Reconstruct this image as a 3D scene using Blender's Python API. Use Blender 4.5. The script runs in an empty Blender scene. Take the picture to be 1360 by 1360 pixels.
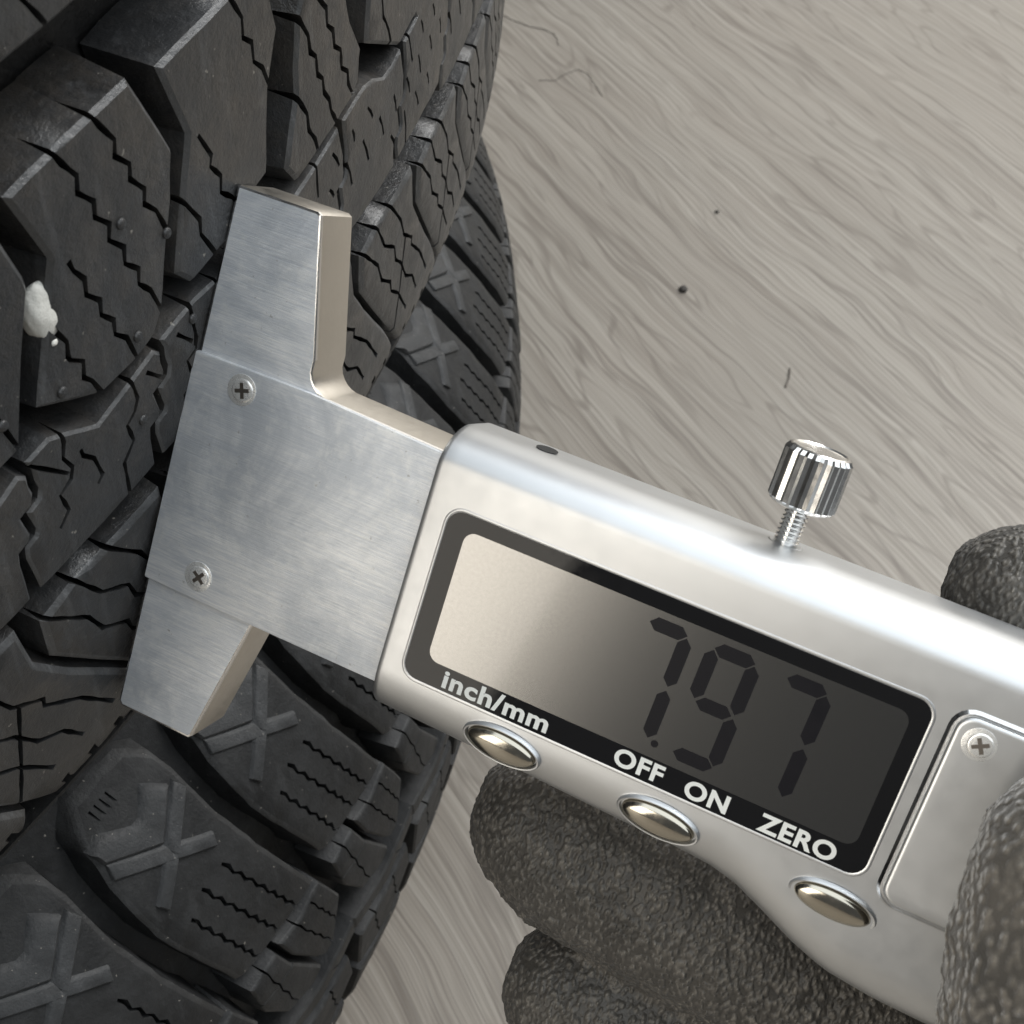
import bpy, bmesh, math, random
import numpy as np
from mathutils import Vector, Matrix, noise
from mathutils.geometry import delaunay_2d_cdt

random.seed(7)
MM = 0.001
FLOOR = 249.0            # all tyre / gauge measures below are in mm from the gauge's contact point; floor lies 249 mm under it
sc = bpy.context.scene
C = sc.collection

# ------------------------------------------------------------------ camera
CAM = [73.0679, -77.8335, 108.2179]
ROT = [[0.898782, -0.362912, 0.24594], [0.434766, 0.665812, -0.606361], [0.056306, 0.651913, 0.756201]]
cam = bpy.data.cameras.new('camera'); co = bpy.data.objects.new('camera', cam); C.objects.link(co)
cam.sensor_width = 36; cam.lens = 45.0; cam.clip_start = 0.005; cam.clip_end = 50
m = Matrix(ROT).to_4x4(); m.translation = Vector((CAM[0]*MM, CAM[1]*MM, (CAM[2]+FLOOR)*MM)); co.matrix_world = m
cam.dof.use_dof = True; cam.dof.focus_distance = 0.155; cam.dof.aperture_fstop = 85
sc.camera = co

# ------------------------------------------------------------------ light
w = bpy.data.worlds.new('World'); sc.world = w; w.use_nodes = True
bg = w.node_tree.nodes['Background']; bg.inputs[0].default_value = (0.95, 0.98, 1.0, 1); bg.inputs[1].default_value = 0.085
def area(name, loc, target, sx, sy, power, col):
    l = bpy.data.lights.new(name, 'AREA'); l.shape = 'RECTANGLE'; l.size = sx; l.size_y = sy; l.energy = power; l.color = col
    o = bpy.data.objects.new(name, l); C.objects.link(o); o.location = loc
    o.rotation_euler = (Vector(target)-Vector(loc)).to_track_quat('-Z', 'Y').to_euler(); return o
area('ceiling_lamp', (0.9, 0.0, 2.3), (0.6, 0.0, 0.2), 3.4, 4.4, 72, (0.90, 0.96, 1.0))
area('key_lamp', (0.75, 1.7, 1.9), (0, 0, 0.2), 1.1, 1.1, 46, (1.0, 0.99, 0.975))  # unseen key lamp added on the far side for contrast in the tread
area('far_fill_light', (0.3, 3.4, 0.9), (0, 0, 0.3), 3.0, 1.7, 20, (1.0, 0.95, 0.86))  # lamp added as a bright far wall, for cream reflections on the gauge top
area('wall_reflection_light', (-1.27, -2.31, 1.4), (0, 0, 0.35), 1.85, 2.6, 60, (1.0, 0.925, 0.81))  # lamp added as a bright cream wall, for display and foot reflections
vs = sc.view_settings; vs.view_transform = 'Standard'; vs.look = 'None'; vs.exposure = 0.08; vs.gamma = 1.0; vs.use_curve_mapping = False
sc.render.engine = 'CYCLES'; sc.cycles.use_denoising = True; sc.cycles.max_bounces = 8

# ------------------------------------------------------------------ materials
class NT:
    def __init__(s, name):
        s.m = bpy.data.materials.new(name); s.m.use_nodes = True; s.t = s.m.node_tree; s.n = s.t.nodes
        s.b = s.n['Principled BSDF']
    def node(s, typ, **kw):
        n = s.n.new(typ)
        for k, v in kw.items():
            if k in n.inputs: n.inputs[k].default_value = v
            else: setattr(n, k, v)
        return n
    def link(s, a, b): s.t.links.new(a, b)
    def tex(s, scale=(1, 1, 1), rot=(0, 0, 0)):
        c = s.node('ShaderNodeTexCoord'); mp = s.node('ShaderNodeMapping')
        mp.inputs['Scale'].default_value = scale; mp.inputs['Rotation'].default_value = rot
        s.link(c.outputs['Object'], mp.inputs['Vector']); return mp.outputs[0]
    def noise(s, vec, scale, detail=4, rough=.55, dist=0):
        n = s.node('ShaderNodeTexNoise', Scale=scale, Detail=detail, Roughness=rough, Distortion=dist)
        s.link(vec, n.inputs['Vector']); return n.outputs['Fac']
    def ramp(s, fac, stops):
        r = s.node('ShaderNodeValToRGB'); e = r.color_ramp.elements
        while len(e) < len(stops): e.new(.5)
        for i, (p, c) in enumerate(stops):
            e[i].position = p; e[i].color = tuple(c)+(1,) if len(c) == 3 else c
        s.link(fac, r.inputs[0]); return r.outputs[0]
    def mix(s, fac, a, b, mode='MIX'):
        n = s.node('ShaderNodeMix'); n.data_type = 'RGBA'; n.blend_type = mode
        for sock, v in ((0, fac), (6, a), (7, b)):
            if hasattr(v, 'is_linked') or hasattr(v, 'links'): s.link(v, n.inputs[sock])
            else: n.inputs[sock].default_value = (v if sock == 0 else tuple(v)+(1,))
        return n.outputs[2]
    def math(s, op, a, b):
        n = s.node('ShaderNodeMath'); n.operation = op
        for i, v in enumerate((a, b)):
            if hasattr(v, 'links'): s.link(v, n.inputs[i])
            else: n.inputs[i].default_value = v
        return n.outputs[0]
    def bump(s, h, dist, strength=1, prev=None):
        n = s.node('ShaderNodeBump', Strength=strength, Distance=dist); s.link(h, n.inputs['Height'])
        if prev is not None: s.link(prev, n.inputs['Normal'])
        return n.outputs[0]
    def set(s, **kw):
        for k, v in kw.items():
            k = k.replace('_', ' ')
            i = s.b.inputs[k]
            if hasattr(v, 'links'): s.link(v, i)
            else: i.default_value = (tuple(v)+(1,) if isinstance(v, (tuple, list)) and len(v) == 3 else v)
        return s.m
G = lambda v: (v, v, v)

def rubber(name, dark, mid, dust, dust_amt, rough, spec=.55):
    t = NT(name); p = t.tex()
    fine = t.noise(p, 1900, 3, .65); big = t.noise(p, 45, 6, .62, .4); st = t.noise(t.tex((1, 1, .10)), 520, 5, .7)
    pores = t.noise(p, 480, 6, .72); spk = t.noise(p, 1100, 2, .5); med = t.noise(p, 170, 6, .7, .5)
    base = t.mix(t.ramp(big, [(.3, G(0)), (.7, G(1))]), dark, mid)
    base = t.mix(t.ramp(med, [(.35, G(.55)), (.6, G(0))]), base, [x*.6 for x in dark])
    base = t.mix(t.ramp(st, [(.54, G(0)), (.78, G(.7))]), base, [x*1.9 for x in mid])
    dn = t.noise(p, 28, 7, .7, 1.2); dm = t.math('MULTIPLY', t.ramp(dn, [(.5-dust_amt*.2, G(0)), (.76, G(1))]), dust_amt)
    dm = t.math('MULTIPLY', dm, t.ramp(pores, [(.34, G(.2)), (.6, G(1))]))
    base = t.mix(dm, base, dust)
    base = t.mix(t.ramp(spk, [(.735, G(0)), (.76, G(.8))]), base, (.24, .225, .20))
    n1 = t.bump(fine, .00012, .6); n2 = t.bump(pores, .00030, .6, n1); n2 = t.bump(med, .0005, .35, n2)
    rg = t.ramp(med, [(.3, G(rough-.12)), (.7, G(rough+.12))])
    return t.set(Base_Color=base, Roughness=rg, Normal=n2, Specular_IOR_Level=spec)
M_rub1 = rubber('tread_rubber', (.019, .0198, .0212), (.041, .0425, .0445), (.15, .125, .098), .45, .38)
M_rub2 = rubber('dusty_rubber', (.010, .0105, .0112), (.020, .0208, .0218), (.066, .068, .070), .50, .60, .36)
M_pad = rubber('lit_dusty_pad_rubber', (.020, .0212, .0225), (.040, .042, .044), (.085, .089, .094), .55, .54, .4)  # dusty grey, made paler for the light on the upward-facing pads
M_case = rubber('shaded_casing_rubber', (.006, .0062, .0065), (.011, .0113, .0118), (.04, .036, .032), .2, .5)  # darker than the tread: shade of the grooves is put into the colour

M_edge = {M_rub1: rubber('worn_lit_tread_edge', (.045, .047, .049), (.095, .097, .10), (.18, .155, .125), .3, .40), M_rub2: rubber('worn_lit_lug_edge', (.018, .0186, .0192), (.036, .037, .038), (.07, .072, .075), .4, .55, .4)}  # paler chamfers: edge highlights painted in, along with even wear
def steel():
    t = NT('brushed_steel'); p = t.tex()
    rot = (0, 0, math.radians(-12))
    br = t.noise(t.tex((60, 1500, 60), rot), 3, 5, .75, .15); br2 = t.noise(t.tex((140, 2600, 140), (0, 0, math.radians(8))), 2, 4, .7, .1)
    bl = t.noise(p, 330, 6, .7, .25); sp = t.noise(p, 1300, 3, .6); md = t.noise(t.tex((.6, 2.0, 1), (0, 0, -.2)), 110, 7, .75, .3)
    sc1 = t.noise(t.tex((25, 900, 25), (0, 0, math.radians(35))), 3, 3, .6)
    col = t.mix(t.ramp(br, [(.40, G(0)), (.60, G(1))]), (.76, .78, .81), (.97, .97, .96))
    col = t.mix(t.ramp(md, [(.40, G(.6)), (.58, G(0))]), col, (.58, .615, .665))
    cl_ = t.noise(p, 48, 6, .7, .6)
    col = t.mix(t.ramp(cl_, [(.40, G(.75)), (.54, G(0))]), col, (.52, .55, .59))
    col = t.mix(t.ramp(bl, [(.52, G(0)), (.66, G(.45))]), col, (.90, .90, .88))
    col = t.mix(t.ramp(sp, [(.68, G(0)), (.76, G(.6))]), col, (.33, .31, .29))
    col = t.mix(t.ramp(sc1, [(.70, G(0)), (.78, G(.5))]), col, (.95, .95, .94))
    rg = t.math('ADD', t.math('MULTIPLY', md, .20), t.math('ADD', t.math('MULTIPLY', br, .14), .19))
    n = t.bump(br, .00005, .7); n = t.bump(br2, .00003, .6, n); n = t.bump(bl, .0001, .3, n)
    return t.set(Base_Color=col, Metallic=.34, Roughness=rg, Normal=n)
M_steel = steel()
def simple(name, col, rough, metal=0., bump=0., bscale=800, var=.05, **kw):
    t = NT(name); p = t.tex(); f = t.noise(p, bscale, 4, .6)
    c = t.mix(t.noise(p, bscale*.12, 4, .6), [x*.9 for x in col], [min(1, x*1.08) for x in col])
    d = dict(Base_Color=c, Metallic=metal, Roughness=t.ramp(f, [(.3, G(max(.02, rough-var))), (.7, G(rough+var))]))
    if bump: d['Normal'] = t.bump(f, bump, .5)
    d.update(kw); return t.set(**d)
M_shell = simple('satin_chrome_shell', (.66, .675, .69), .41, 1., 0, 400, .02)
M_chrome = simple('polished_chrome', (.93, .92, .90), .2, 1.)
M_btn = simple('nickel_button', (.54, .505, .43), .16, 1.)
M_wall = simple('machined_edge', (.62, .585, .53), .36, 1., .00006, 900)
M_screw = simple('screw_head', (.95, .94, .91), .28, .6, .00004, 1500)
M_slot = simple('screw_recess', (.20, .18, .16), .5, 1.)
M_bezel = simple('black_bezel_glass', (.012, .012, .013), .05, 0., Specular_IOR_Level=.2)
M_rim = simple('bright_rim', (.8, .8, .8), .16, 1.)
M_seg = simple('lcd_segment', (.006, .006, .009), .4, Specular_IOR_Level=.2)
M_ink = simple('white_print', (.80, .82, .80), .5)
M_hole = simple('dark_hole', (.02, .02, .02), .7)
def lcd():
    t = NT('lcd_panel'); p = t.tex(); f = t.noise(p, 2600, 2, .6)
    c = t.mix(f, (.19, .188, .183), (.235, .232, .226))
    return t.set(Base_Color=c, Metallic=.97, Roughness=.20, Coat_Weight=.5, Coat_Roughness=.06)
M_lcd = lcd()
def chalk():
    t = NT('white_chip'); p = t.tex(); f = t.noise(p, 900, 5, .7)
    return t.set(Base_Color=t.mix(f, (.62, .61, .56), (.82, .81, .76)), Roughness=.85, Normal=t.bump(f, .0003, .6))
M_chip = chalk()
def glove_mat(name, c0, c1, c2, knit):
    t = NT(name); p = t.tex(); q = t.tex((1.0, .62, .8), (.3, .5, .9))
    big = t.noise(p, 70, 5, .62, .5); mid = t.noise(p, 330, 4, .6, .4); fi = t.noise(p, 3600, 2, .6)
    v = t.node('ShaderNodeTexVoronoi', Scale=1750.0 if not knit else 1300.0, Randomness=.7); v.feature = 'SMOOTH_F1'; t.link(q, v.inputs['Vector'])
    cell = t.ramp(v.outputs['Distance'], [(.12, G(1)), (.52, G(0))])
    base = t.mix(t.ramp(big, [(.36, G(0)), (.66, G(1))]), c0, c1)
    base = t.mix(t.math('MULTIPLY', cell, t.ramp(mid, [(.36, G(.25)), (.64, G(1))])), base, c2)
    n = t.bump(mid, .0007, .6); n = t.bump(cell, .00034, 1.0, n); n = t.bump(fi, .0001, .5, n)
    return t.set(Base_Color=base, Roughness=.5 if not knit else .9, Normal=n, Sheen_Weight=.1 if not knit else .4)
M_glove = glove_mat('crinkled_coating', (.032, .0292, .0252), (.060, .0548, .0475), (.185, .170, .148), False)
M_knit = glove_mat('fuzzy_knit', (.042, .038, .032), (.085, .077, .066), (.23, .21, .18), True)
def floor_mat():
    t = NT('wood_grain_vinyl')
    ang = math.atan2(-.55, .83)
    c = t.node('ShaderNodeTexCoord')
    rt = t.node('ShaderNodeMapping'); rt.inputs['Rotation'].default_value = (0, 0, -ang); t.link(c.outputs['Object'], rt.inputs['Vector'])
    r0 = rt.outputs[0]
    def sc_(s):
        mp = t.node('ShaderNodeMapping'); mp.inputs['Scale'].default_value = s; t.link(r0, mp.inputs['Vector']); return mp.outputs[0]
    warp = t.noise(sc_((5, 9, 1)), 1.3, 3, .5)
    def warped(s, amt):
        n = t.node('ShaderNodeVectorMath'); n.operation = 'ADD'
        cx = t.node('ShaderNodeCombineXYZ'); t.link(t.math('MULTIPLY', t.math('SUBTRACT', warp, .5), amt), cx.inputs[1])
        t.link(sc_(s), n.inputs[0]); t.link(cx.outputs[0], n.inputs[1]); return n.outputs[0]
    g1 = t.noise(warped((2.2, 95, 1), 5), 1.0, 5, .6, .25)
    g2 = t.noise(warped((3.0, 620, 1), 16), 1.0, 3, .6, .1)
    g4 = t.noise(warped((6, 1300, 1), 24), 1.0, 2, .6, .1)
    def lines(fac, wid, amt):
        return t.ramp(t.math('ABSOLUTE', t.math('SUBTRACT', fac, .5), 0.), [(0., G(amt)), (wid, G(0))])
    la = t.noise(warped((2.6, 120, 1), 4), 1.0, 2, .5, .3); lb = t.noise(warped((4.0, 280, 1), 8), 1.0, 2, .5, .3)
    ring_ = t.noise(warped((4.2, 40, 1), 2), 1.0, 2, .45, .35)
    sn = t.node('ShaderNodeMath'); sn.operation = 'SINE'; t.link(t.math('MULTIPLY', ring_, 66), sn.inputs[0])
    cl = t.noise(r0, 9, 5, .6); fi = t.noise(r0, 1000, 3, .6); mk = t.noise(sc_((5, 14, 1)), 1.0, 3, .6)
    base = t.mix(t.ramp(g1, [(.34, G(0)), (.66, G(1))]), (.236, .206, .174), (.308, .277, .238))
    base = t.mix(t.ramp(cl, [(.35, G(0)), (.7, G(.4))]), base, (.262, .252, .222))
    base = t.mix(t.ramp(g2, [(.50, G(0)), (.72, G(.6))]), base, (.155, .132, .110))
    base = t.mix(t.ramp(g2, [(.28, G(.6)), (.48, G(0))]), base, (.385, .36, .318))
    base = t.mix(t.ramp(g4, [(.52, G(0)), (.68, G(.5))]), base, (.15, .128, .107))
    base = t.mix(t.ramp(g4, [(.32, G(.5)), (.48, G(0))]), base, (.385, .36, .318))
    base = t.mix(t.math('MULTIPLY', t.ramp(sn.outputs[0], [(.74, G(0)), (.99, G(.5))]), t.ramp(mk, [(.34, G(0)), (.52, G(1))])), base, (.125, .104, .086))
    base = t.mix(lines(la, .022, .7), base, (.12, .10, .083)); base = t.mix(lines(lb, .018, .55), base, (.125, .105, .088))
    base = t.mix(t.math('MULTIPLY', fi, .25), base, (.23, .208, .18))
    n = t.bump(g2, .0004, .35); n = t.bump(fi, .0001, .3, n)
    return t.set(Base_Color=base, Roughness=t.ramp(g1, [(.3, G(.42)), (.7, G(.56))]), Normal=n, Specular_IOR_Level=.4)
M_floor = floor_mat()
M_speck = simple('dark_speck', (.05, .045, .04), .8)
M_hair = simple('brown_fibre', (.10, .085, .07), .6)

# ------------------------------------------------------------------ object helpers
def link(o, parent=None):
    C.objects.link(o)
    if parent is not None: o.parent = parent
    return o
def tag(o, label, cat=None, group=None, kind=None):
    if label: o['label'] = label
    if cat: o['category'] = cat
    if group: o['group'] = group
    if kind: o['kind'] = kind
    return o
def empty(name, mat): 
    e = bpy.data.objects.new(name, None); e.empty_display_size = .01; C.objects.link(e); e.matrix_world = mat; return e
def mesh_obj(name, verts, faces, mat, parent=None, smooth=None, scale=MM):
    me = bpy.data.meshes.new(name); me.from_pydata([tuple(c*scale for c in v) for v in verts], [], faces); me.update()
    if smooth is not None:
        me.polygons.foreach_set('use_smooth', [True]*len(me.polygons)); me.set_sharp_from_angle(angle=math.radians(smooth))
    me.materials.append(mat)
    return link(bpy.data.objects.new(name, me), parent)
def bm_obj(name, bm, mat, parent=None, smooth=None):
    bmesh.ops.recalc_face_normals(bm, faces=bm.faces)
    me = bpy.data.meshes.new(name); bm.to_mesh(me); bm.free()
    if smooth is not None:
        me.polygons.foreach_set('use_smooth', [True]*len(me.polygons)); me.set_sharp_from_angle(angle=math.radians(smooth))
    me.materials.append(mat)
    return link(bpy.data.objects.new(name, me), parent)

# ------------------------------------------------------------------ floor
bm = bmesh.new()
bmesh.ops.create_grid(bm, x_segments=4, y_segments=4, size=2.5)
fl = bm_obj('floor', bm, M_floor); tag(fl, 'grey wood grain vinyl floor under the tyres', kind='structure')

# ------------------------------------------------------------------ tyres
P1 = {'zc': 43.0, 'cx': 0.0, 'd': [0, 23, 43, 58, 66, 73, 79, 85, 90, 98, 103, 105], 'r': [390.4, 390.3, 390, 389.6, 389.3, 389, 388, 384, 375, 352, 335, 318]}
P2 = {'zc': -156.0, 'cx': 9.0, 'd': [0, 16, 31, 46, 56, 64, 72, 82, 89, 93], 'r': [392, 391.6, 389.4, 384, 378.5, 373, 365, 350, 334, 318]}
RN = 390.0
def prof(P, z): return float(np.interp(abs(z-P['zc']), P['d'], P['r']))
class Tyre:
    def __init__(s, P, label):
        s.P = P; s.half = P['d'][-1]; s.base = P['zc']-s.half
        s.root = empty('tyre', Matrix.Translation(((-RN+P['cx'])*MM, 0, (s.base+FLOOR)*MM)))
        tag(s.root, label, 'tyre', 'tyres stacked on the floor')
    def p(s, a, z, h=0.):
        r = prof(s.P, z)+h; t = a/RN
        return (r*math.cos(t), r*math.sin(t), z-s.base)

def resample(pl, step, closed=True):
    out = []; n = len(pl)
    for i in range(n if closed else n-1):
        a = np.array(pl[i]); b = np.array(pl[(i+1) % n]); L = np.linalg.norm(b-a); k = max(1, int(math.ceil(L/step)))
        for j in range(k): out.append(tuple(a+(b-a)*j/k))
    if not closed: out.append(tuple(pl[-1]))
    return out
def sarea(p): return .5*sum(p[i][0]*p[(i+1) % len(p)][1]-p[(i+1) % len(p)][0]*p[i][1] for i in range(len(p)))
def ccw(p): return list(p) if sarea(p) > 0 else list(p)[::-1]
def offset(p, d):               # p counter-clockwise, d > 0 outwards
    out = []; n = len(p)
    for i in range(n):
        a, b, c = (np.array(p[(i+k) % n], float) for k in (-1, 0, 1))
        e1 = b-a; e2 = c-b; n1 = np.array((e1[1], -e1[0]))/(np.linalg.norm(e1)+1e-9); n2 = np.array((e2[1], -e2[0]))/(np.linalg.norm(e2)+1e-9)
        k = n1+n2; L = k@k
        mit = k*2/L if L > .35 else k/(math.sqrt(L)+1e-6)*1.7
        out.append(tuple(b+mit*d))
    return out
def thick(pl, wd, taper=True):
    L, R = [], []; n = len(pl)
    for i in range(n):
        a = np.array(pl[max(0, i-1)], float); b = np.array(pl[min(n-1, i+1)], float); d = (b-a)/(np.linalg.norm(b-a)+1e-9); q = np.array((-d[1], d[0]))
        wv = wd*(1+.22*math.sin(i*2.3+pl[0][0]))
        c = np.array(pl[i], float); L.append(tuple(c+q*wv/2)); R.append(tuple(c-q*wv/2))
    return ccw(L+R[::-1])
def inside(pt, poly):
    x, y = pt; r = False; j = len(poly)-1
    for i in range(len(poly)):
        xi, yi = poly[i]; xj, yj = poly[j]
        if (yi > y) != (yj > y) and x < (xj-xi)*(y-yi)/(yj-yi+1e-12)+xi: r = not r
        j = i
    return r
def dist(pt, P):
    A = P; B = np.roll(P, -1, 0); d = B-A; t = np.clip(((pt-A)*d).sum(1)/((d*d).sum(1)+1e-12), 0, 1)
    return float(np.sqrt((((A+d*t[:, None])-pt)**2).sum(1).min()))
def block_mesh(T, poly, sipes=(), depth=8., top=0., cham=.5, ch=.45, draft=.9, sw=.55, name='tread_block', rnd=0.):
    poly = resample(ccw(poly), 3.0)
    if rnd: poly = [(x+random.uniform(-rnd, rnd), y+random.uniform(-rnd, rnd)) for x, y in poly]
    PA = np.array(poly); ins = offset(poly, -cham)
    pts = list(poly); n0 = len(pts); edges = []
    faces = [list(range(n0))]
    k = len(pts); pts += ins; edges += [(k+i, k+(i+1) % n0) for i in range(n0)]
    for sp in sipes:
        w_ = sw
        if isinstance(sp, dict): w_ = sp['w']; sp = sp['p']
        q = thick(resample(sp, 2.2, False), w_); k = len(pts); pts += q; faces.append(list(range(k, k+len(q))))
    x0, y0 = PA.min(0); x1, y1 = PA.max(0)
    for gx in np.arange(x0+2, x1, 3.6):
        for gy in np.arange(y0+2, y1, 3.6):
            g = (gx+random.uniform(-.5, .5), gy+random.uniform(-.5, .5))
            if inside(g, poly) and dist(np.array(g), PA) > 1.3: pts.append(g)
    v2, e2, f2, ov, oe, of = delaunay_2d_cdt([Vector(p) for p in pts], edges, faces, 0, 1e-4)
    keep = [tuple(f) for f, o in zip(f2, of) if 0 in o and len([x for x in o if x > 0]) == 0]
    cnt = {}
    for f in keep:
        for i in range(len(f)):
            a, b = f[i], f[(i+1) % len(f)]; cnt[(a, b)] = cnt.get((a, b), 0)+1
    bnd = [e for e in cnt if (e[1], e[0]) not in cnt]
    used = sorted({i for f in keep for i in f}); mp = {}; V = []; F = []
    dd = {}
    for i in used:
        q = np.array(v2[i][:]); d = dist(q, PA); dd[i] = d
        h = top-ch*max(0., 1-d/cham)**1.4
        h += .10*noise.noise(Vector((q[0]*.25, q[1]*.25, top)))
        mp[i] = len(V); V.append(T.p(q[0], q[1], h))
    for f in keep: F.append(tuple(mp[i] for i in f))
    nor = {}
    for a, b in bnd:
        d = np.array(v2[b][:])-np.array(v2[a][:]); L = np.linalg.norm(d)+1e-9; q = np.array((d[1], -d[0]))/L
        for i in (a, b):
            if dd[i] < .02: nor[i] = nor.get(i, 0)+q
    low = {}
    for a, b in bnd:
        for i in (a, b):
            if i not in low:
                q = np.array(v2[i][:])
                if dd[i] < .02: k = nor[i]; q = q+k/(np.linalg.norm(k)+1e-9)*draft
                low[i] = len(V); V.append(T.p(q[0], q[1], top-depth))
        F.append((mp[b], mp[a], low[a], low[b]))
    me = bpy.data.meshes.new(name); me.from_pydata([tuple(c*MM for c in v) for v in V], [], F); me.update()
    me.polygons.foreach_set('use_smooth', [True]*len(me.polygons)); me.set_sharp_from_angle(angle=math.radians(40))
    onr = {mp[i] for i in used if dd[i] < .02}
    me.polygons.foreach_set('material_index', [1 if (len(f) == 3 and any(i in onr for i in f)) else 0 for f in F])
    return me
def put(T, me, mat, name='tread_block', shift=0., parent=None):
    if not me.materials: me.materials.append(mat); me.materials.append(M_edge.get(mat, mat))
    o = bpy.data.objects.new(name, me); o.parent = parent or T.root; o.rotation_euler = (0, 0, shift/RN); C.objects.link(o); return o

def casing(T, floor_d, prf, mat):
    """carcass ring: tread groove floor, shoulders, sidewalls, beads and the hollow inside"""
    n = 420; half = [(d, r) for d, r in prf]
    outer = [(-d, r) for d, r in reversed(half)] + [(d, r) for d, r in half[1:]]
    inner = [(d*.86, r-14) for d, r in half]; inner = [(d, r) for d, r in reversed(inner)] + [(-d, r) for d, r in inner[1:]]
    loop = outer+inner; V = []; F = []; k = len(loop)
    for i in range(n):
        t = 2*math.pi*i/n
        for d, r in loop: V.append((r*math.cos(t), r*math.sin(t), T.half+d))
    for i in range(n):
        for j in range(k):
            a = i*k+j; b = i*k+(j+1) % k; c = ((i+1) % n)*k+(j+1) % k; e = ((i+1) % n)*k+j
            F.append((a, e, c, b))
    return mesh_obj('casing', V, F, mat, T.root, 38)

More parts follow.
